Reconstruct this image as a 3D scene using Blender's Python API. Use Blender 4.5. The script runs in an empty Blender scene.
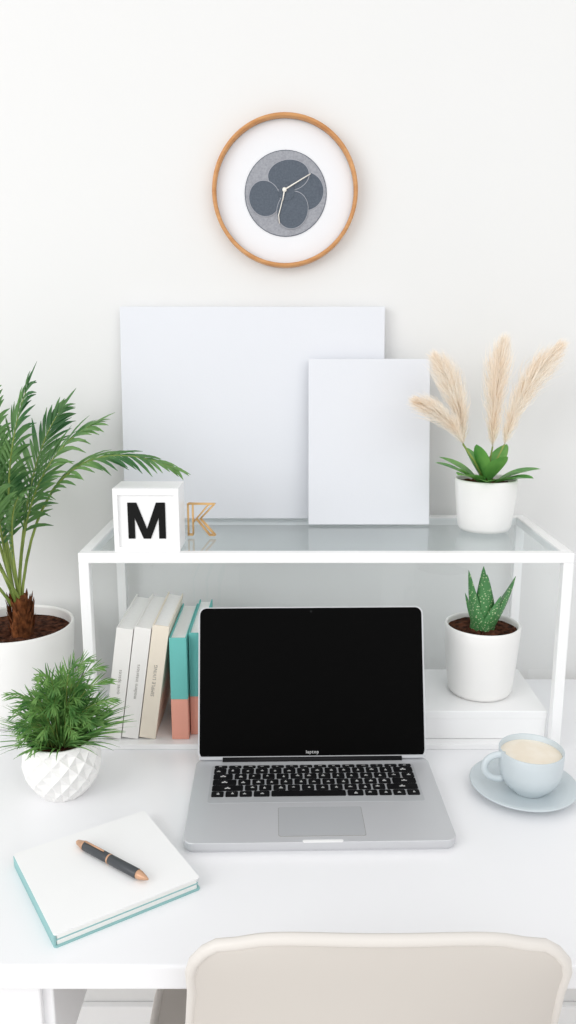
import bpy, bmesh, math, random
from mathutils import Vector, Matrix, noise
random.seed(7)
D = 0.75            # desk height; all heights below are measured from the desk top
scene = bpy.context.scene
V = Vector

# ------------------------------------------------------------------ materials
def lin(c):
    return tuple(((x/255)/12.92 if x/255 <= .04045 else ((x/255+.055)/1.055)**2.4) for x in c)+(1,)

def mat(name, rgb, rough=.5, spec=.5, metal=0, var=.04, scale=20, bump=0, bscale=60, rgb2=None, coat=0, trans=0, sheen=0):
    m = bpy.data.materials.new(name); m.use_nodes = True
    nt = m.node_tree; b = nt.nodes['Principled BSDF']
    b.inputs['Roughness'].default_value = rough
    b.inputs['Specular IOR Level'].default_value = spec
    b.inputs['Metallic'].default_value = metal
    b.inputs['Coat Weight'].default_value = coat
    c = lin(rgb)
    c2 = lin(rgb2) if rgb2 else tuple(max(0, x*(1-var)) for x in c[:3])+(1,)
    tc = nt.nodes.new('ShaderNodeTexCoord')
    n = nt.nodes.new('ShaderNodeTexNoise'); n.inputs['Scale'].default_value = scale
    n.inputs['Detail'].default_value = 3
    r = nt.nodes.new('ShaderNodeValToRGB')
    r.color_ramp.elements[0].position = .35; r.color_ramp.elements[1].position = .65
    r.color_ramp.elements[0].color = c2; r.color_ramp.elements[1].color = c
    nt.links.new(tc.outputs['Object'], n.inputs['Vector'])
    nt.links.new(n.outputs['Fac'], r.inputs['Fac'])
    nt.links.new(r.outputs['Color'], b.inputs['Base Color'])
    if bump:
        n2 = nt.nodes.new('ShaderNodeTexNoise'); n2.inputs['Scale'].default_value = bscale
        n2.inputs['Detail'].default_value = 5
        bp = nt.nodes.new('ShaderNodeBump'); bp.inputs['Strength'].default_value = bump
        bp.inputs['Distance'].default_value = .002
        nt.links.new(tc.outputs['Object'], n2.inputs['Vector'])
        nt.links.new(n2.outputs['Fac'], bp.inputs['Height'])
        nt.links.new(bp.outputs['Normal'], b.inputs['Normal'])
    if trans:
        out = nt.nodes['Material Output']
        tr = nt.nodes.new('ShaderNodeBsdfTranslucent'); mx = nt.nodes.new('ShaderNodeMixShader')
        mx.inputs[0].default_value = trans
        nt.links.new(r.outputs['Color'], tr.inputs['Color'])
        nt.links.new(b.outputs[0], mx.inputs[1]); nt.links.new(tr.outputs[0], mx.inputs[2])
        nt.links.new(mx.outputs[0], out.inputs['Surface'])
    return m

def glass_mat(name, tint, refl=.8):
    m = bpy.data.materials.new(name); m.use_nodes = True
    nt = m.node_tree; nt.nodes.remove(nt.nodes['Principled BSDF'])
    out = nt.nodes['Material Output']
    t = nt.nodes.new('ShaderNodeBsdfTransparent'); t.inputs[0].default_value = lin(tint)
    g = nt.nodes.new('ShaderNodeBsdfGlossy'); g.inputs['Roughness'].default_value = .02
    g.inputs[0].default_value = (.95, .97, .98, 1)
    f = nt.nodes.new('ShaderNodeLayerWeight'); f.inputs['Blend'].default_value = .5
    p = nt.nodes.new('ShaderNodeMath'); p.operation = 'POWER'; p.inputs[1].default_value = 4.5
    q = nt.nodes.new('ShaderNodeMath'); q.operation = 'MULTIPLY_ADD'; q.inputs[1].default_value = refl; q.inputs[2].default_value = .035
    nt.links.new(f.outputs['Facing'], p.inputs[0]); nt.links.new(p.outputs[0], q.inputs[0])
    mx = nt.nodes.new('ShaderNodeMixShader')
    nt.links.new(q.outputs[0], mx.inputs[0]); nt.links.new(t.outputs[0], mx.inputs[1])
    nt.links.new(g.outputs[0], mx.inputs[2]); nt.links.new(mx.outputs[0], out.inputs['Surface'])
    return m

def spot_mat(name, rgb, spot):
    m = mat(name, rgb, .45, .4)
    nt = m.node_tree; b = nt.nodes['Principled BSDF']
    v = nt.nodes.new('ShaderNodeTexVoronoi'); v.inputs['Scale'].default_value = 280
    tc = nt.nodes.new('ShaderNodeTexCoord')
    r = nt.nodes.new('ShaderNodeValToRGB')
    r.color_ramp.elements[0].position = .17; r.color_ramp.elements[1].position = .30
    r.color_ramp.elements[0].color = lin(spot); r.color_ramp.elements[1].color = lin(rgb)
    nt.links.new(tc.outputs['Object'], v.inputs['Vector'])
    nt.links.new(v.outputs['Distance'], r.inputs['Fac'])
    nt.links.new(r.outputs['Color'], b.inputs['Base Color'])
    return m

def wood_mat(name, a, c):
    m = mat(name, a, .45, .4)
    nt = m.node_tree; b = nt.nodes['Principled BSDF']
    w = nt.nodes.new('ShaderNodeTexNoise'); w.inputs['Scale'].default_value = 25
    w.inputs['Detail'].default_value = 6
    mp = nt.nodes.new('ShaderNodeMapping'); mp.inputs['Scale'].default_value = (1, 1, 6)
    tc = nt.nodes.new('ShaderNodeTexCoord')
    r = nt.nodes.new('ShaderNodeValToRGB')
    r.color_ramp.elements[0].position = .3; r.color_ramp.elements[1].position = .7
    r.color_ramp.elements[0].color = lin(c); r.color_ramp.elements[1].color = lin(a)
    nt.links.new(tc.outputs['Object'], mp.inputs['Vector']); nt.links.new(mp.outputs[0], w.inputs['Vector'])
    nt.links.new(w.outputs['Fac'], r.inputs['Fac']); nt.links.new(r.outputs['Color'], b.inputs['Base Color'])
    return m

M_wall = mat('wall_paint', (231, 231, 230), .9, .1, var=.015, scale=1.5, bump=.05, bscale=150)
M_floor = mat('floor_pale', (238, 235, 232), .6, .3, var=.03, scale=4)
M_desk = mat('desk_laminate', (243, 243, 245), .28, .45, var=.01, scale=2)
M_frame = mat('white_lacquer', (246, 246, 246), .35, .4, var=.01)
M_glass = glass_mat('shelf_glass', (240, 245, 246))
M_glass2 = glass_mat('panel_glass', (253, 254, 254), .35)
M_canvas = mat('canvas_board', (227, 229, 234), .85, .1, var=.015, scale=3, bump=.05, bscale=400)
M_cer = mat('white_ceramic', (244, 243, 241), .3, .5, var=.01)
M_soil = mat('soil', (96, 60, 44), .95, .1, rgb2=(40, 24, 18), scale=120, bump=1, bscale=200)
M_palm = mat('palm_leaf', (116, 156, 92), .42, .4, rgb2=(60, 108, 62), scale=14, trans=.25)
M_palmst = mat('palm_stem', (150, 166, 86), .5, .4, rgb2=(112, 134, 62), scale=20)
M_trunk = mat('palm_trunk', (140, 84, 48), .9, .2, rgb2=(84, 48, 26), scale=90, bump=1, bscale=160)
M_fern = mat('fern_leaf', (134, 176, 98), .5, .3, rgb2=(70, 122, 60), scale=60, trans=.3)
M_broad = mat('broad_leaf', (132, 188, 98), .35, .5, rgb2=(72, 142, 66), scale=22, trans=.3)
M_plume = mat('pampas_plume', (255, 250, 242), .95, .05, rgb2=(254, 244, 231), scale=30, trans=.5)
M_aloe = spot_mat('aloe_leaf', (74, 132, 76), (200, 218, 172))
M_alu = mat('aluminium', (208, 209, 212), .42, .5, metal=.35, var=.01)
M_alu_d = mat('aluminium_trackpad', (194, 196, 199), .4, .5, metal=.3, var=.01)
M_blk = mat('screen_black', (2, 2, 2), .5, .05, var=0)
M_key = mat('key_black', (14, 14, 16), .5, .2, var=0)
M_leg = mat('key_legend', (225, 225, 225), .6, .2)
M_blue = mat('blue_stoneware', (207, 216, 220), .35, .5, var=.03, scale=30)
M_coffee = mat('milky_coffee', (250, 242, 229), .4, .3, rgb2=(242, 230, 211), scale=30)
M_gold = mat('brushed_gold', (238, 194, 134), .3, .5, metal=.4)
M_black = mat('letter_black', (10, 10, 10), .6, .2, var=0)
M_wood = wood_mat('clock_wood', (212, 158, 104), (190, 130, 76))
M_face = mat('clock_face', (234, 235, 238), .5, .3, var=.005)
M_grey = mat('print_grey', (164, 166, 172), .8, .1, rgb2=(148, 150, 157), scale=400)
M_line = mat('print_line', (172, 174, 181), .8, .1)
M_slate = mat('print_slate', (98, 106, 116), .8, .1, rgb2=(88, 95, 105), scale=400)
M_hand = mat('clock_hand', (248, 244, 235), .4, .4)
M_chair = mat('chair_shell', (208, 202, 195), .42, .4, var=.015, scale=3)
M_chairrim = mat('chair_rim', (222, 217, 211), .4, .4, var=.01)
M_page = mat('pages', (246, 245, 242), .8, .1, var=.03, scale=200)
M_teal = mat('teal_cover', (150, 194, 194), .6, .3)
M_teal2 = mat('teal_book', (112, 194, 188), .6, .3)
M_coral = mat('coral_book', (240, 170, 150), .6, .3)
M_bkw = mat('white_book', (240, 238, 235), .6, .3, var=.02)
M_bkc = mat('cream_book', (236, 226, 210), .6, .3, var=.02)
M_print = mat('print_ink', (150, 146, 142), .8, .1)
M_pen = mat('pen_black', (62, 66, 70), .4, .5)
M_pengold = mat('pen_wood_gold', (204, 160, 128), .35, .5, metal=.2)

# ------------------------------------------------------------------ mesh builder
class MB:
    def __init__(s): s.v = []; s.f = []; s.m = []; s.s = []; s.mats = []
    def mi(s, m):
        if m not in s.mats: s.mats.append(m)
        return s.mats.index(m)
    def add(s, verts, faces, m, smooth=False, M=None):
        o = len(s.v); k = s.mi(m)
        s.v += [tuple(M @ V(p)) if M else tuple(p) for p in verts]
        for f in faces:
            s.f.append([i+o for i in f]); s.m.append(k); s.s.append(smooth)
    def box(s, lo, hi, m, bev=0, seg=2, M=None):
        bm = bmesh.new(); bmesh.ops.create_cube(bm, size=1)
        lo = V(lo); hi = V(hi)
        for v in bm.verts:
            v.co = V([(lo[i]+hi[i])/2+v.co[i]*(hi[i]-lo[i]) for i in range(3)])
        if bev: bmesh.ops.bevel(bm, geom=bm.edges[:], offset=bev, segments=seg, affect='EDGES', profile=.5)
        bm.verts.index_update()
        s.add([v.co.copy() for v in bm.verts], [[v.index for v in f.verts] for f in bm.faces], m, False, M)
        bm.free()
    def prism(s, poly, z0, z1, m, M=None, bev=0):
        n = len(poly)
        vs = [(x, y, z0) for x, y in poly]
        if bev:
            cx = sum(p[0] for p in poly)/n; cy = sum(p[1] for p in poly)/n
            vs += [(x, y, z1-bev) for x, y in poly]
            for x, y in poly:
                d = V((cx-x, cy-y)); d.normalize()
                vs.append((x+d.x*bev, y+d.y*bev, z1))
            fs = [list(range(n))[::-1], list(range(2*n, 3*n))]
            for k in (0, 1):
                fs += [[k*n+i, k*n+(i+1) % n, (k+1)*n+(i+1) % n, (k+1)*n+i] for i in range(n)]
        else:
            vs += [(x, y, z1) for x, y in poly]
            fs = [list(range(n))[::-1], list(range(n, 2*n))]+[[i, (i+1) % n, n+(i+1) % n, n+i] for i in range(n)]
        s.add(vs, fs, m, False, M)
    def lathe(s, prof, c, m, n=48, smooth=True, M=None):
        vs = []; fs = []
        for r, z in prof:
            for i in range(n):
                a = 2*math.pi*i/n
                vs.append((c[0]+r*math.cos(a), c[1]+r*math.sin(a), c[2]+z))
        for k in range(len(prof)-1):
            for i in range(n):
                j = (i+1) % n
                fs.append([k*n+i, k*n+j, (k+1)*n+j, (k+1)*n+i])
        s.add(vs, fs, m, smooth, M)
    def tube(s, pts, r, m, n=8, closed=False, smooth=True, M=None, flat=1):
        pts = [V(p) for p in pts]; N = len(pts)
        vs = []; fs = []
        prev = None
        for i, p in enumerate(pts):
            a = pts[(i-1) % N] if (closed or i > 0) else p
            b = pts[(i+1) % N] if (closed or i < N-1) else p
            t = (b-a).normalized()
            if prev is None:
                u = t.cross(V((0, 0, 1)))
                if u.length < .1: u = t.cross(V((1, 0, 0)))
            else:
                u = prev-t*prev.dot(t)
            u.normalize(); prev = u; w = t.cross(u)
            rr = r[i] if isinstance(r, (list, tuple)) else r
            for k in range(n):
                an = 2*math.pi*k/n
                vs.append(p+u*math.cos(an)*rr+w*math.sin(an)*rr*flat)
        for i in range(N if closed else N-1):
            j = (i+1) % N
            for k in range(n):
                l = (k+1) % n
                fs.append([i*n+k, i*n+l, j*n+l, j*n+k])
        if not closed:
            fs.append(list(range(n))[::-1]); fs.append([(N-1)*n+k for k in range(n)])
        s.add(vs, fs, m, smooth, M)
    def blade(s, p0, d, side, L, W, droop, m, n=5, fold=.2, prof=None):
        d = d.normalized(); side = side.normalized(); up = side.cross(d).normalized()
        vs = []; fs = []
        for i in range(n+1):
            t = i/n
            c = p0+d*L*t+V((0, 0, -droop*t*t))
            w = W*(prof(t) if prof else math.sin(math.pi*min(.98, .12+.86*t))**.8)
            vs += [c-side*w/2+up*fold*w, c, c+side*w/2+up*fold*w]
        for i in range(n):
            a = i*3
            fs += [[a, a+1, a+4, a+3], [a+1, a+2, a+5, a+4]]
        s.add(vs, fs, m, True)
    def text(s, txt, size, M, m, space=1):
        cu = bpy.data.curves.new('t', 'FONT'); cu.body = txt; cu.size = size
        cu.align_x = 'CENTER'; cu.align_y = 'CENTER'; cu.space_character = space; cu.resolution_u = 3
        ob = bpy.data.objects.new('t', cu); scene.collection.objects.link(ob)
        dg = bpy.context.evaluated_depsgraph_get(); dg.update()
        me = bpy.data.meshes.new_from_object(ob.evaluated_get(dg))
        s.add([v.co.copy() for v in me.vertices], [list(p.vertices) for p in me.polygons], m, False, M)
        bpy.data.objects.remove(ob); bpy.data.meshes.remove(me); bpy.data.curves.remove(cu)
    def build(s, name, z=D, weld=True):
        xs = [p[0] for p in s.v]; ys = [p[1] for p in s.v]; zs = [p[2] for p in s.v]
        o = V(((min(xs)+max(xs))/2, (min(ys)+max(ys))/2, min(zs)))
        me = bpy.data.meshes.new(name)
        me.from_pydata([tuple(V(p)-o) for p in s.v], [], s.f)
        for m in s.mats: me.materials.append(m)
        me.polygons.foreach_set('material_index', s.m)
        me.polygons.foreach_set('use_smooth', s.s)
        if weld:
            bm = bmesh.new(); bm.from_mesh(me)
            bmesh.ops.remove_doubles(bm, verts=bm.verts[:], dist=2e-6)
            bmesh.ops.recalc_face_normals(bm, faces=bm.faces[:])
            bm.to_mesh(me); bm.free()
        me.update()
        ob = bpy.data.objects.new(name, me); ob.location = o+V((0, 0, z))
        scene.collection.objects.link(ob)
        return ob

def rrect(w, h, r, cx=0, cy=0, n=6):
    out = []
    for sx, sy, a0 in ((1, 1, 0), (-1, 1, 90), (-1, -1, 180), (1, -1, 270)):
        for i in range(n+1):
            a = math.radians(a0+90*i/n)
            out.append((cx+sx*(w/2-r)+r*math.cos(a), cy+sy*(h/2-r)+r*math.sin(a)))
    return out
def T(x, y, z): return Matrix.Translation((x, y, z))
def RX(a): return Matrix.Rotation(math.radians(a), 4, 'X')
def RY(a): return Matrix.Rotation(math.radians(a), 4, 'Y')
def RZ(a): return Matrix.Rotation(math.radians(a), 4, 'Z')
def bez(a, b, c, t): return a*(1-t)**2+b*2*t*(1-t)+c*t*t

# ------------------------------------------------------------------ room
WY = 1.29
b = MB(); b.box((-2.6, WY, 0), (2.6, WY+.1, 2.9), M_wall); b.build('wall_back', 0)
b = MB(); b.box((-2.6, -2.2, -.1), (2.6, WY+.1, 0), M_floor); b.build('floor', 0)
b = MB(); b.box((-2.6, WY-.015, 0), (2.6, WY, .09), M_frame, .003); b.build('baseboard_back', 0)

# ------------------------------------------------------------------ desk
b = MB()
b.box((-.85, .632, -.026), (.85, 1.274, 0), M_desk, .003, 3)
b.box((-.80, .655, -.15), (-.225, 1.20, -.0265), M_desk, .002)
b.box((-.79, .648, -.145), (-.52, .655, -.034), M_desk, .002)
b.box((-.51, .648, -.145), (-.235, .655, -.034), M_desk, .002)
b.tube([(-.40, .636, -.09), (-.36, .636, -.09)], .005, M_frame)
for x in (-.82, .78):
    for y in (.66, 1.22):
        b.box((x, y, -.75), (x+.04, y+.04, -.0265), M_desk, .003)
b.build('desk')

# ------------------------------------------------------------------ desktop shelf
X0, X1, Y0, Y1, HT = -.280, .382, 1.03, 1.272, .286
FL = .008
b = MB(); q = .0140
for x in (X0, X1-q):
    for y in (Y0, Y1-q):
        b.box((x, y, 0), (x+q, y+q, HT-q), M_frame, .0012)
for y in (Y0, Y1-q):
    b.box((X0, y, HT-q), (X1, y+q, HT), M_frame, .0012)
for x in (X0, X1-q):
    b.box((x, Y0+q, HT-q), (x+q, Y1-q, HT), M_frame, .0012)
b.box((X0+q, Y0+.001, 0.0), (X1-q, Y1-q, FL), M_frame, .001)
def sheet(pts, m): b.add(pts, [[0, 1, 2, 3]], m)
zt = HT-.003
sheet([(X0+q, Y0+q, zt), (X1-q, Y0+q, zt), (X1-q, Y1-q, zt), (X0+q, Y1-q, zt)], M_glass)
for x in (X0+q/2, X1-q/2):
    sheet([(x, Y0+q, 0), (x, Y1-q, 0), (x, Y1-q, HT-q), (x, Y0+q, HT-q)], M_glass2)
sheet([(X0+q, Y1-q/2, FL), (X1-q, Y1-q/2, FL), (X1-q, Y1-q/2, HT-q), (X0+q, Y1-q/2, HT-q)], M_glass2)
b.build('glass_shelf')
TOP = HT

# ------------------------------------------------------------------ canvases
def canvas(name, xc, w, h, yb, zb, ang, th):
    b = MB()
    M = T(xc, yb, zb) @ RX(-ang)
    b.box((-w/2, 0, 0), (w/2, th, h), M_canvas, .0012, 2, M)
    b.build(name)
canvas('blank_canvas', -.055, .410, .330, 1.243, TOP, 5.2, .014)
canvas('blank_canvas', .1245, .186, .254, 1.200, TOP, 10.3, .012)

# ------------------------------------------------------------------ wall clock
b = MB()
MC = T(-.0045, WY, .7815) @ RX(90)
b.lathe([(.0, .0), (.107, 0), (.109, .003), (.109, .022), (.1075, .025), (.1045, .025), (.103, .022), (.103, .012)], (0, 0, 0), M_wood, 96, True, MC)
b.lathe([(.1032, .010), (0, .010)], (0, 0, 0), M_face, 96, False, MC)
def disc(r, z, cx, cy, m, sx=1, sy=1, rot=0):
    poly = []
    for i in range(48):
        a = 2*math.pi*i/48; x = r*sx*math.cos(a); y = r*sy*math.sin(a)
        poly.append((cx+x*math.cos(rot)-y*math.sin(rot), cy+x*math.sin(rot)+y*math.cos(rot)))
    b.prism(poly, z-.0006, z, m, MC)
disc(.0618, .0110, .001, -.002, M_slate)
disc(.0608, .0112, .001, -.002, M_grey)
k = .0015
def P(u, v): return ((u-285.5)*k, (191-v)*k)
lobes = [(306, 190, 18, 1.0, 1.0, .2), (289, 175, 17, 1.2, .85, .1), (265, 197, 17, .9, 1.0, .3), (293, 208, 17, .9, 1.05, -.3)]
for i, (u, v, r, sx, sy, ro) in enumerate(lobes):
    cx, cy = P(u, v)
    disc((r+.6)*k, .0116+i*.0004, cx, cy, M_line, sx, sy, ro)
    disc(r*k, .0118+i*.0004, cx, cy, M_slate, sx, sy, ro)
disc(8*k, .0136, *P(287, 191), M_slate)
def hand(p, q2, w, z):
    p = V((p[0], p[1], z)); q2 = V((q2[0], q2[1], z))
    b.tube([p, q2], [w, w*.6], M_hand, 6, M=MC)
hand(P(285, 189), P(311, 174), .0012, .0155)
hand(P(285, 189), P(283, 200), .0012, .0155)
b.tube([(*P(283, 198), .0145), (*P(281, 206), .0145), (*P(279, 213), .0145), (*P(280, 221), .0145)], .0007, M_hand, 6, M=MC)
b.lathe([(.0032, .0137), (.0032, .017), (0, .0172)], (*P(285, 189), 0), M_hand, 16, True, MC)
b.build('wall_clock')

# ------------------------------------------------------------------ letter light box
b = MB()
lx0, lx1, ly0, ly1, lz0, lz1 = -.232, -.1445, 1.037, 1.096, TOP, TOP+.086
w = .0065
b.box((lx0+.0003, ly0+.004, lz0+.0003), (lx1-.0003, ly1, lz1-.0003), M_frame)
b.box((lx0, ly0, lz0), (lx0+w, ly0+.007, lz1), M_frame, .0005)
b.box((lx1-w, ly0, lz0), (lx1, ly0+.007, lz1), M_frame, .0005)
b.box((lx0+w, ly0+.0002, lz0), (lx1-w, ly0+.007, lz0+w), M_frame)
b.box((lx0+w, ly0+.0002, lz1-w*1.3), (lx1-w, ly0+.007, lz1), M_frame)
W_, H_, S_ = .050, .049, .0090
MM = T((lx0+lx1)/2, ly0+.004, (lz0+lz1)/2-.001) @ RX(90)
b.prism([(-W_/2, -H_/2), (-W_/2+S_, -H_/2), (-W_/2+S_, H_/2), (-W_/2, H_/2)], 0, .0012, M_black, MM)
b.prism([(W_/2-S_, -H_/2), (W_/2, -H_/2), (W_/2, H_/2), (W_/2-S_, H_/2)], 0, .0012, M_black, MM)
b.prism([(-W_/2+.001, H_/2), (-.0048, -H_/2), (.0048, -H_/2), (-W_/2+S_+.003, H_/2)], 0, .0013, M_black, MM)
b.prism([(W_/2-S_-.003, H_/2), (-.0048, -H_/2), (.0048, -H_/2), (W_/2-.001, H_/2)], 0, .0014, M_black, MM)
b.build('letter_light_box')

# ------------------------------------------------------------------ gold wire letter ornament
b = MB()
def bar(MK, p, q2, r=.0010):
    b.tube([(p[0], 0, p[1]), (q2[0], 0, q2[1])], r, M_gold, 8, M=MK)
for dy in (-.004, .004):
    MK = T(-.1265, 1.13+dy, TOP) @ RZ(-4)
    for p, q2 in (((-.018, .0011), (-.018, .047)), ((-.018, .047), (.021, .047)), ((-.011, .0011), (-.011, .047)),
                  ((-.018, .0011), (-.011, .0011)), ((-.011, .019), (.013, .047)), ((.021, .047), (.000, .025)),
                  ((-.006, .025), (.013, .0011)), ((.000, .025), (.021, .0011)), ((.013, .0011), (.021, .0011))):
        bar(MK, p, q2)
MK = T(-.1265, 1.13, TOP) @ RZ(-4)
for x, z in ((-.018, .0011), (-.018, .047), (.021, .047), (.021, .0011), (.013, .0011), (.000, .025)):
    b.tube([(x, -.004, z), (x, .004, z)], .0010, M_gold, 8, M=MK)
b.build('gold_wire_letter')

# ------------------------------------------------------------------ pots & plants
def soil(b, c, r, z, n=40):
    rings = [0, .2, .4, .6, .8, .95, 1.0]
    vs = []; fs = []
    for q_ in rings:
        for i in range(n):
            a = 2*math.pi*i/n
            vs.append((c[0]+r*q_*math.cos(a), c[1]+r*q_*math.sin(a), z+(random.uniform(-.0025, .003) if 0 < q_ < 1 else 0)))
    for k_ in range(len(rings)-1):
        for i in range(n):
            fs.append([k_*n+i, k_*n+(i+1) % n, (k_+1)*n+(i+1) % n, (k_+1)*n+i])
    b.add(vs, fs, M_soil, False)
def pot(b, c, z, rt, rb, h, th=.004, m=None):
    m = m or M_cer
    pr = [(0, 0), (rb-.008, 0), (rb-.003, .0015), (rb, .007)]
    for i in range(1, 7): pr.append((rb+(rt-rb)*(i/6)**.8, .007+(h-.010)*i/6))
    pr += [(rt-.001, h-.0008), (rt-th/2, h), (rt-th+.0005, h-.001), (rt-th, h-.004), (rt-th, h-.02), (rb-th, .01), (0, .01)]
    b.lathe(pr, (c[0], c[1], z), m, 64)

def frond(b, p0, p1, p2, n, L, W, ml, ms, ang=45, t0=.3, rs=.0018, droop=.2, jit=.12, seg=4):
    p0, p1, p2 = V(p0), V(p1), V(p2)
    pts = [bez(p0, p1, p2, i/14) for i in range(15)]
    b.tube(pts, [rs*(1-.75*i/14) for i in range(15)], ms, 6)
    for j in range(n):
        t = t0+(1-t0)*j/(n-1)
        p = bez(p0, p1, p2, min(t, 1)); tg = (bez(p0, p1, p2, min(1, t)+.02)-p).normalized()
        side = tg.cross(V((0, -.55, 1)))
        if side.length < .15: side = tg.cross(V((0, 1, 0)))
        side.normalize()
        s_ = (t-t0)/(1-t0)
        le = L*(.45+.55*math.sin(math.pi*min(1, .15+.8*s_)))*(1-.35*s_)
        a = math.radians(ang*(1-.45*s_))
        for sg in (-1, 1):
            d = tg*math.cos(a)+side*sg*math.sin(a)+V([random.uniform(-jit, jit) for _ in range(3)])
            d.normalize()
            sd = d.cross(side.cross(tg)).normalized()
            b.blade(p, d, sd, le*random.uniform(.85, 1.1), W, le*droop*random.uniform(.5, 1.3), ml, seg, .22)
    b.blade(p2-(p2-p1).normalized()*.004, (p2-p1).normalized(), (p2-p1).cross(V((0, -.5, 1))).normalized(), L*.5, W, 0, ml, 4)

# potted palm
b = MB(); pc = (-.417, 1.16)
pot(b, pc, 0, .088, .076, .142, .005); soil(b, pc, .0835, .126)
tr = V((-.403, 1.15, .122))
b.tube([tr+V((0, 0, z)) for z in (0, .012, .03, .05, .068)], [.017, .016, .014, .012, .009], M_trunk, 12)
for i in range(60):   # fibrous husk
    a = random.uniform(0, 6.28); z = random.uniform(0, .05)
    d = V((math.cos(a)*.35, math.sin(a)*.35, 1)).normalized()
    b.blade(tr+V((math.cos(a)*.013, math.sin(a)*.013, z)), d, V((-math.sin(a), math.cos(a), 0)), .025, .006, 0, M_trunk, 3)
base = tr+V((0, 0, .055))
F = [((-.425, 1.14, .37), (-.358, 1.11, .500)), ((-.385, 1.12, .39), (-.268, 1.09, .450)), ((-.345, 1.09, .470), (-.154, 1.053, .398)),
     ((-.43, 1.15, .37), (-.410, 1.12, .495)), ((-.40, 1.19, .38), (-.345, 1.22, .46)), ((-.46, 1.12, .38), (-.52, 1.08, .43)),
     ((-.40, 1.09, .34), (-.345, 1.03, .370)), ((-.47, 1.16, .36), (-.58, 1.16, .42)), ((-.44, 1.07, .33), (-.43, 1.00, .355)),
     ((-.45, 1.20, .36), (-.47, 1.23, .45)), ((-.46, 1.10, .30), (-.50, 1.02, .30)), ((-.42, 1.10, .36), (-.385, 1.06, .42)),
     ((-.44, 1.12, .40), (-.46, 1.09, .455))]
for i, (p1, p2) in enumerate(F):
    s0 = base+V((random.uniform(-.007, .007), random.uniform(-.007, .007), -.01))
    frond(b, s0, p1, p2, 22 if i != 2 else 19, (.090 if i not in (6, 8, 10) else .06) if i != 2 else .062, .0058, M_palm, M_palmst, 38 if i != 2 else 30, .32 if i != 2 else .40, .0026, .28, .09)
b.build('potted_palm', weld=False)

# small grassy fern in embossed pot
b = MB(); pc = (-.286, .926)
rs = [(.027, 0), (.036, .010), (.0435, .021), (.048, .033), (.0495, .045), (.0475, .056), (.044, .066), (.0425, .074)]
n = 14; vs = []; fs = []
for k_, (r, z) in enumerate(rs):
    for i in range(n):
        a = 2*math.pi*(i+.5*(k_ % 2))/n
        vs.append((pc[0]+r*math.cos(a), pc[1]+r*math.sin(a), z))
NR = len(rs)
def vid(k_, i): return k_*n+(i % n)
for k_ in range(NR-2):
    for i in range(n):
        l, r_ = (vid(k_+1, i-1), vid(k_+1, i)) if k_ % 2 == 0 else (vid(k_+1, i), vid(k_+1, i+1))
        a = 2*math.pi*(i+.5*(k_ % 2))/n; rr = rs[k_+1][0]-.0050
        vs.append((pc[0]+rr*math.cos(a), pc[1]+rr*math.sin(a), rs[k_+1][1])); c_ = len(vs)-1
        bt, tp = vid(k_, i), vid(k_+2, i)
        fs += [[bt, r_, c_], [r_, tp, c_], [tp, l, c_], [l, bt, c_]]
for i in range(n):
    fs.append([vid(0, i), vid(0, i+1), vid(1, i)])
    kk = NR-1; o_ = kk % 2
    fs.append([vid(kk, i), vid(kk, i+1), vid(kk-1, i+o_)])
fs.append(list(range(n))[::-1])
b.add(vs, fs, M_cer, False)
b.lathe([(.0428, .0735), (.0425, .0755), (.0400, .0757), (.038, .070), (.037, .055)], (pc[0], pc[1], 0), M_cer, 36)
soil(b, pc, .038, .066, 24)
random.seed(21)
for i in range(58):
    a = random.uniform(0, 2*math.pi); el = random.uniform(.0, 1)**.7
    R = .016+.046*el*random.uniform(.8, 1.1); hz = .150-.062*el**1.6+random.uniform(-.014, .012)
    p0 = V((pc[0]+.018*el*math.cos(a), pc[1]+.018*el*math.sin(a), .066))
    p2 = V((pc[0]+R*math.cos(a), pc[1]+R*math.sin(a)*.85, hz))
    p1 = V((pc[0]+R*.40*math.cos(a), pc[1]+R*.40*math.sin(a), hz+.018))
    if p2.y > .995: continue
    frond(b, p0, p1, p2, 9, .028, .0019, M_fern, M_palmst, 34, .3, .0007, .12, .3, 3)
for i in range(330):   # grassy needles
    a = random.uniform(0, 2*math.pi); el = random.uniform(0, 1)**.8
    d = V((math.cos(a)*el*1.1, math.sin(a)*el*.75, 1.15-.70*el)).normalized()
    L = random.uniform(.058, .090)
    b.blade(V((pc[0]+.02*el*math.cos(a), pc[1]+.02*el*math.sin(a), .068)), d, d.cross(V((random.random(), random.random(), .2))), L, .0023, .022*el, M_fern, 5, .15)
for (x, z) in ((-.232, .168), (-.222, .150), (-.262, .172), (-.218, .124), (-.345, .132), (-.245, .178)):
    frond(b, (pc[0]+.01, pc[1], .066), (pc[0]+(x-pc[0])*.3, .925, z), (x, .925, z), 13, .032, .0020, M_fern, M_palmst, 36, .3, .0009, .1, .2, 3)
b.build('potted_fern', weld=False)

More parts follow.
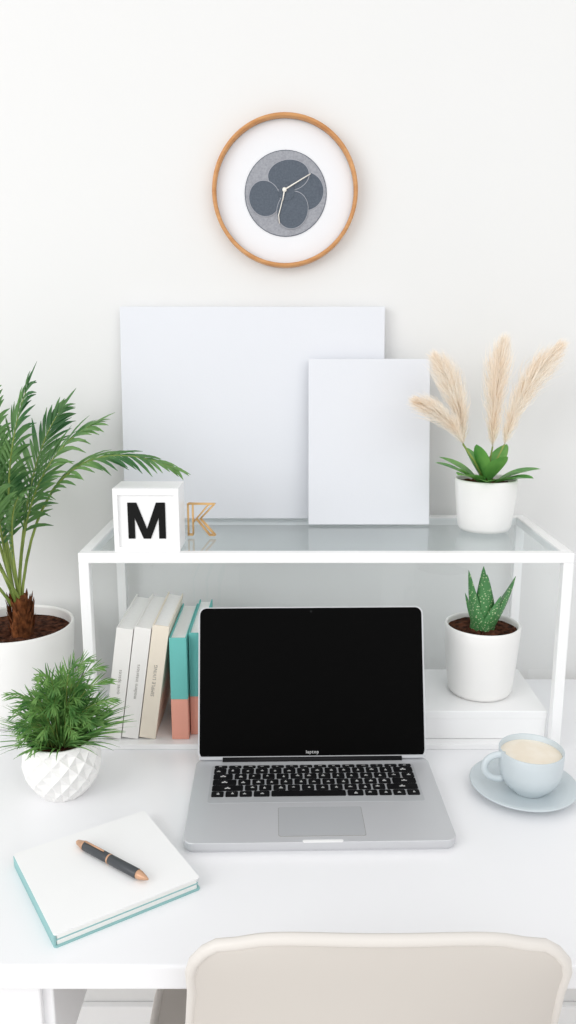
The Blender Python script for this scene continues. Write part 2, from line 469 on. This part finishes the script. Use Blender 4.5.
# pampas arrangement
random.seed(5)
b = MB(); pc = (.294, 1.170)
pot(b, pc, TOP, .046, .039, .078, .004); soil(b, pc, .0425, TOP+.069)
root = V((pc[0], pc[1], TOP+.068))
def plume(pb, pm, pt, N, R):
    pb, pm, pt = V(pb), V(pm), V(pt)
    b.tube([root, root.lerp(pb, .5)+V((0, 0, .004)), pb], [.0016, .0014, .0012], M_palmst, 6)
    b.tube([bez(pb, pm, pt, i/8) for i in range(9)], [.0010]*8+[.0003], M_plume, 5)
    for i in range(N):
        t = random.uniform(0, 1)**.85
        p = bez(pb, pm, pt, t); tg = (bez(pb, pm, pt, t+.02)-p).normalized()
        a = V([random.gauss(0, 1) for _ in range(3)]); a = (a-tg*a.dot(tg)).normalized()
        wd = R*(.24+.85*math.sin(math.pi*(.06+.70*t)))*(1-.62*max(0, t-.55)/.45)
        sp = random.uniform(.10, .90)
        d = (tg+a*sp).normalized()
        L = wd*random.uniform(1.1, 2.6)
        sd = d.cross(V([random.gauss(0, 1) for _ in range(3)])).normalized()
        w_ = random.uniform(.0004, .0009)
        q1 = p+d*L*.5; q2 = p+tg*L*.48+d*L*.48+a*wd*.14+V((random.uniform(-1, 1), random.uniform(-1, 1), -1.2))*random.uniform(0, .16)*L
        b.add([p-sd*w_*.4, p+sd*w_*.4, q1+sd*w_*.5, q1-sd*w_*.5, q2], [[0, 1, 2, 3], [3, 2, 4]], M_plume, True)
plume((.256, 1.165, .414), (.252, 1.16, .48), (.209, 1.15, .538), 2100, .027)
plume((.252, 1.150, .418), (.234, 1.14, .455), (.180, 1.13, .480), 1600, .022)
plume((.302, 1.175, .410), (.298, 1.175, .49), (.310, 1.175, .560), 2200, .027)
plume((.318, 1.170, .414), (.328, 1.17, .485), (.387, 1.165, .554), 2300, .028)
LV = [(-.070, -.01, .034, .036), (-.046, -.040, .022, .038), (-.026, .02, .052, .030), (.066, -.015, .026, .038), (.048, -.045, .018, .038),
      (.030, .02, .056, .032), (-.014, -.058, .016, .038), (.016, -.03, .046, .036), (-.018, -.012, .060, .030), (-.058, .03, .036, .030)]
for dx, dy, dz, W in LV:
    d = V((dx, dy, dz+.012)); L = d.length*1.05
    sd = d.cross(V((0, 0, 1)))
    b.blade(root+V((dx*.08, dy*.08, 0)), d, sd, L, W, .014, M_broad, 12, .12, lambda t: .06+.94*max(0, math.sin(math.pi*max(0, min(1, (t-.12)/.88))))**.75 if t < .98 else .01)
b.build('pampas_grass_pot_plant', weld=False)

# storage box under aloe
b = MB()
b.box((.190, 1.047, FL+.0003), (.366, 1.195, .050), M_frame, .0018, 2)
b.box((.1895, 1.0465, .0385), (.3665, 1.1955, .051), M_frame, .0012, 2)
b.build('white_storage_box')

# aloe
random.seed(3)
b = MB(); pc = (.286, 1.116); zb = .0512
pot(b, pc, zb, .055, .047, .106, .0045); soil(b, pc, .051, zb+.097)
rt = V((pc[0], pc[1], zb+.092))
def aloe(a, lean, L, W):
    out = V((math.cos(a), math.sin(a), 0)); sd = V((-math.sin(a), math.cos(a), 0))
    n = 14; vs = []; fs = []
    for i in range(n+1):
        t = i/n
        c = rt+out*(.005+lean*L*(t*.9-.25*t*t))+V((0, 0, L*(t-.1*lean*t*t)))
        w = W*((1-t)**.7)*(1+.25*math.sin(math.pi*t))*.5+.0003
        nrm = (out-V((0, 0, lean*.8))).normalized()
        th = w*.40
        for an in range(10):
            q_ = 2*math.pi*an/10
            vs.append(c+sd*w*math.cos(q_)+nrm*(th*math.sin(q_)-.35*w*math.cos(q_)**2))
    for i in range(n):
        for k_ in range(10):
            l = (k_+1) % 10
            fs.append([i*10+k_, i*10+l, (i+1)*10+l, (i+1)*10+k_])
    b.add(vs, fs, M_aloe, True)
for a, le, L, W in ((-95, .16, .094, .036), (-12, .62, .094, .030), (196, .34, .100, .029), (90, .10, .098, .028), (-50, .55, .066, .028),
                    (170, .55, .062, .024), (-140, .5, .056, .028), (240, .18, .090, .028)):
    aloe(math.radians(a), le, L, W)
b.build('potted_aloe')

# ------------------------------------------------------------------ books
b = MB()
zb = FL+.0003; y0 = 1.046
def book(x0, th, h, dep, M, cov, txt=None, split=None, tcol=None, ts=.0068):
    tb = .0018
    parts = [(0, h, cov)] if not split else [(0, h*split[0], split[1]), (h*split[0], h, cov)]
    for z0, z1, c in parts:
        b.box((x0, 0, z0), (x0+th, .003, z1), c, .0006, 2, M)
        b.box((x0, .002, z0), (x0+tb, dep, z1), c, 0, 1, M)
        b.box((x0+th-tb, .002, z0), (x0+th, dep, z1), c, 0, 1, M)
    b.box((x0+tb, .003, .003), (x0+th-tb, dep-.003, h-.003), M_page, 0, 1, M)
    if txt:
        b.text(txt, ts, M @ T(x0+th/2, -.0004, h*.52) @ RX(90) @ RZ(90), tcol or M_print, 1.1)
th8 = 8.5
hb4 = .152
xr = -.166-hb4*math.tan(math.radians(th8))
t_ = .0232/math.cos(math.radians(th8))
for i, (c, h, txt) in enumerate(((M_bkc, .170, 'SIMPLE LIVING'), (M_bkw, .167, 'modern interiors'), (M_bkw, .166, 'quiet spaces'))):
    M = T(xr-i*(t_+.0012), y0, zb) @ RY(th8)
    book(-.0232, .0232, h, .15, M, c, txt)
M = T(0, y0, zb)
book(-.1648, .024, hb4, .15, M, M_teal2, None, (.40, M_coral), M_bkw)
M = T(0, y0+.014, zb)
book(-.1395, .020, .154, .15, M, M_teal2, None, (.38, M_coral), M_bkw)
book(-.1165, .024, .140, .12, T(0, y0+.034, zb), M_bkw, None)
b.build('books')

# ------------------------------------------------------------------ laptop
b = MB()
ML = T(.0345, .8935, 0) @ RZ(1.2)
LW, LD, TH = .310, .186, .0125
b.prism(rrect(LW-.004, LD-.004, .012), 0, .004, M_alu, ML)
b.prism(rrect(LW, LD, .013), .004, TH, M_alu, ML, .0008)
ky = .031
b.prism(rrect(.266, .0885, .004, 0, ky), TH-.001, TH+.0002, M_alu_d, ML)
rows = [(.0075, [1]*14), (.0135, [1]*13+[1.5]), (.0135, [1.5]+[1]*13), (.0135, [1.8]+[1]*11+[1.8]), (.0135, [2.3]+[1]*10+[2.3]), (.0135, [1, 1, 1, 1.25, 5.4, 1.25, 1, 1, 1, 1])]
yk = ky+.0425
for rh, ks in rows:
    tot = sum(ks); x = -.1305; u = .261/tot
    for kk in ks:
        w = kk*u
        b.prism(rrect(w-.0022, rh-.0018, .0016, x+w/2, yk-rh/2, 2), TH, TH+.0013, M_key, ML, .0003)
        if kk < 4:
            lw = random.uniform(.0025, .0050) if kk < 1.4 else .007
            lx = x+w/2+random.uniform(-.002, .002) if kk < 1.4 else x+w/2
            ly = yk-rh/2+random.uniform(-.001, .001)
            lh = .0014 if rh < .01 else random.uniform(.0022, .0042)
            b.box((lx-lw/2, ly-lh/2, TH+.0013), (lx+lw/2, ly-lh/2+lh*.45, TH+.0015), M_leg, 0, 1, ML)
            if rh > .01: b.box((lx-lw*.15, ly-lh/2, TH+.0013), (lx+lw*.15, ly+lh*.5, TH+.0015), M_leg, 0, 1, ML)
        x += w
    yk -= rh
b.prism(rrect(.100, .058, .003, .003, -.0530), TH-.001, TH+.0002, M_print, ML)
b.prism(rrect(.0992, .0572, .003, .003, -.0530), TH-.001, TH+.0004, M_alu_d, ML)
b.prism(rrect(.046, .004, .0018, .003, -LD/2+.0021), TH-.004, TH+.0003, M_frame, ML)
b.tube([(-.12, LD/2-.005, TH+.001), (.12, LD/2-.005, TH+.001)], .0045, M_key, 12, M=ML)
LH = .2025
MS = ML @ T(0, LD/2-.006, TH+.0015) @ RX(-17.5) @ RX(90)
b.prism(rrect(LW-.004, LH, .010, 0, LH/2), -.005, .0, M_alu, MS)
b.prism(rrect(LW-.008, LH-.003, .009, 0, LH/2+.0003), .0, .0008, M_blk, MS)
b.prism(rrect(LW-.006, .004, .0015, 0, .0025), .0, .0012, M_alu_d, MS)
b.text('laptop', .0060, MS @ T(0, .0095, .0012), M_leg, 1.15)
b.lathe([(.0016, 0), (.0016, .0009), (0, .0009)], (0, LH-.006, 0), M_key, 12, False, MS)
b.build('laptop')

# ------------------------------------------------------------------ cup & saucer
b = MB(); c = (.300, .926, 0)
b.lathe([(0, 0), (.034, 0), (.037, .002), (.058, .0075), (.066, .0115), (.067, .0128), (.0655, .0135), (.052, .0095), (.034, .0058), (.026, .005), (0, .005)], c, M_blue, 72)
b.build('saucer')
b = MB(); c = (.306, .921, .0053)
b.lathe([(0, 0), (.021, 0), (.0225, .0015), (.0235, .004), (.031, .010), (.0368, .020), (.0392, .032), (.0398, .045), (.0400, .0555), (.0392, .0566), (.0380, .0558),
         (.0375, .045), (.036, .030), (.031, .018), (.020, .012), (0, .011)], c, M_blue, 64)
b.lathe([(.0376, .0490), (.030, .0494), (0, .0496)], c, M_coffee, 48)
hp = []
for i in range(15):
    a = math.radians(75+210*i/14)
    hp.append((c[0]-.0395+.0200*math.cos(a), c[1]-.004, c[2]+.034+.0165*math.sin(a)))
b.tube(hp, .0036, M_blue, 12, flat=1.2)
b.build('coffee_cup')

# ------------------------------------------------------------------ notebook & pen
b = MB(); MN = T(-.196, .757, 0) @ RZ(33)
NW, ND = .151, .144
b.prism(rrect(NW+.003, ND+.003, .003), 0, .0018, M_teal, MN)
b.prism(rrect(NW-.003, ND-.001, .0015), .0018, .0068, M_page, MN)
b.prism(rrect(NW-.001, ND, .0015), .0068, .0080, M_teal, MN)
b.prism(rrect(NW-.003, ND-.001, .0015), .0080, .0130, M_page, MN)
b.prism(rrect(NW+.002, ND+.002, .003), .0130, .0142, M_frame, MN)
b.box((-NW/2-.0015, -ND/2, .0005), (-NW/2+.001, ND/2, .0128), M_teal, .0005, 2, MN)
b.build('notebook')
b = MB()
p, q_ = V((-.234, .791, .0197)), V((-.144, .727, .0197))
ax = (q_-p); 
def at(t): return p+ax*t
R_ = .0052
b.tube([at(t) for t in (0, .02, .10, .101, .12)], [.0012, .0028, R_*.9, R_*.95, R_*.95], M_pengold, 20)
b.tube([at(t) for t in (.12, .125, .46, .47)], [R_*.9, R_, R_, R_*.95], M_pen, 20)
b.tube([at(t) for t in (.468, .475, .485)], [R_*1.03]*3, M_pengold, 20)
b.tube([at(t) for t in (.485, .49, .86, .865)], [R_*.95, R_, R_, R_*.95], M_pen, 20)
b.tube([at(t) for t in (.865, .87, .90, .96, 1.0)], [R_*.9, R_*.95, R_*.85, R_*.5, .0008], M_pengold, 20)
b.tube([at(.14)+V((0, 0, R_+.0008)), at(.40)+V((0, 0, R_+.0008))], .0010, M_pengold, 8)
b.build('pen')

# ------------------------------------------------------------------ chair
b = MB()
prof = [(.545, .098), (.5455, .093), (.546, .084), (.548, .068), (.551, .050), (.556, .020), (.564, -.04), (.576, -.10), (.592, -.16), (.614, -.215), (.648, -.262),
        (.69, -.288), (.75, -.300), (.82, -.302), (.88, -.298), (.93, -.296), (.955, -.302), (.967, -.315)]
xc = .075
def smoothstep(a, b_, x):
    t = max(0, min(1, (x-a)/(b_-a))); return t*t*(3-2*t)
NU = 28; L = 0
vs = []
for i, (y, z) in enumerate(prof):
    if i: L += (V(prof[i])-V(prof[i-1])).length
    if L < .055: hw = .116+.040*math.sqrt(max(0, 1-(1-L/.055)**2))
    else: hw = .156+.087*smoothstep(.055, .52, L)
    if i >= len(prof)-4: hw *= (1, .985, .95, .89)[i-(len(prof)-4)]
    back = 1-smoothstep(.34, .60, L)
    c_ = (.010+.055*smoothstep(0, .25, L))*back
    lift = (.03*smoothstep(.30, .55, L))*(1-smoothstep(.62, .80, L)*.7)
    for k_ in range(NU+1):
        u = -1+2*k_/NU
        dip = -.007*abs(u)**4*(1-smoothstep(0, .05, L))
        vs.append((xc+u*hw, y+c_*u*u, z+lift*abs(u)**3+dip))
fs = []
n1 = NU+1
for i in range(len(prof)-1):
    for k_ in range(NU):
        fs.append([i*n1+k_, i*n1+k_+1, (i+1)*n1+k_+1, (i+1)*n1+k_])
off = []
th = .006
NV = len(prof)
def vv(i, k_): return V(vs[i*n1+k_])
for i in range(NV):
    for k_ in range(n1):
        a = vv(min(i+1, NV-1), k_)-vv(max(i-1, 0), k_); c2 = vv(i, min(k_+1, NU))-vv(i, max(k_-1, 0))
        nr = a.cross(c2).normalized()
        if nr.y < 0 and i < 8: nr = -nr
        if i >= 8 and nr.z < 0: nr = -nr
        off.append(vv(i, k_)+nr*th)
o = len(vs)
fs2 = [[j+o for j in f][::-1] for f in fs]
b.add(vs+off, fs+fs2, M_chair, True)
rim = [vv(0, k_) for k_ in range(n1)]+[vv(i, NU) for i in range(1, NV)]+[vv(NV-1, k_) for k_ in range(NU-1, -1, -1)]+[vv(i, 0) for i in range(NV-2, 0, -1)]
ro = [V(off[0*n1+k_]) for k_ in range(n1)]+[V(off[i*n1+NU]) for i in range(1, NV)]+[V(off[(NV-1)*n1+k_]) for k_ in range(NU-1, -1, -1)]+[V(off[i*n1]) for i in range(NV-2, 0, -1)]
b.tube([(p+q2)/2 for p, q2 in zip(rim, ro)], .0052, M_chairrim, 12, closed=True)
for sx in (-1, 1):
    b.tube([(xc+sx*.13, .68, -.295), (xc+sx*.20, .60, -.748)], [.014, .009], M_wood, 12)
    b.tube([(xc+sx*.13, .86, -.302), (xc+sx*.20, .93, -.748)], [.014, .009], M_wood, 12)
b.tube([(xc-.13, .68, -.310), (xc+.13, .68, -.310)], .008, M_frame, 10)
b.tube([(xc-.13, .86, -.312), (xc+.13, .86, -.312)], .008, M_frame, 10)
b.build('desk_chair')

# ------------------------------------------------------------------ light
w = bpy.data.worlds.new('world'); scene.world = w; w.use_nodes = True
bg = w.node_tree.nodes['Background']; bg.inputs[0].default_value = (.99, .994, 1, 1); bg.inputs[1].default_value = .83
def area(name, loc, target, size, e, col=(1, 1, 1)):
    l = bpy.data.lights.new(name, 'AREA'); l.energy = e; l.size = size; l.color = col
    ob = bpy.data.objects.new(name, l); ob.location = loc
    ob.rotation_euler = (V(target)-V(loc)).to_track_quat('-Z', 'Y').to_euler()
    scene.collection.objects.link(ob)
area('window_light', (-1.9, -.9, 1.9), (0, 1.0, .9), 1.8, 30, (1, .998, .993))
area('room_light', (.9, -.8, 2.1), (.1, 1.0, .9), 1.6, 10, (1, .998, .993))

cam = bpy.data.cameras.new('camera'); cam.sensor_fit = 'VERTICAL'; cam.sensor_height = 36; cam.lens = 28.125
cam.clip_start = .02
co = bpy.data.objects.new('camera', cam); co.location = (0, 0, D+.561); co.rotation_euler = (math.radians(78), 0, 0)
scene.collection.objects.link(co); scene.camera = co
scene.view_settings.view_transform = 'Standard'
scene.view_settings.look = 'None'
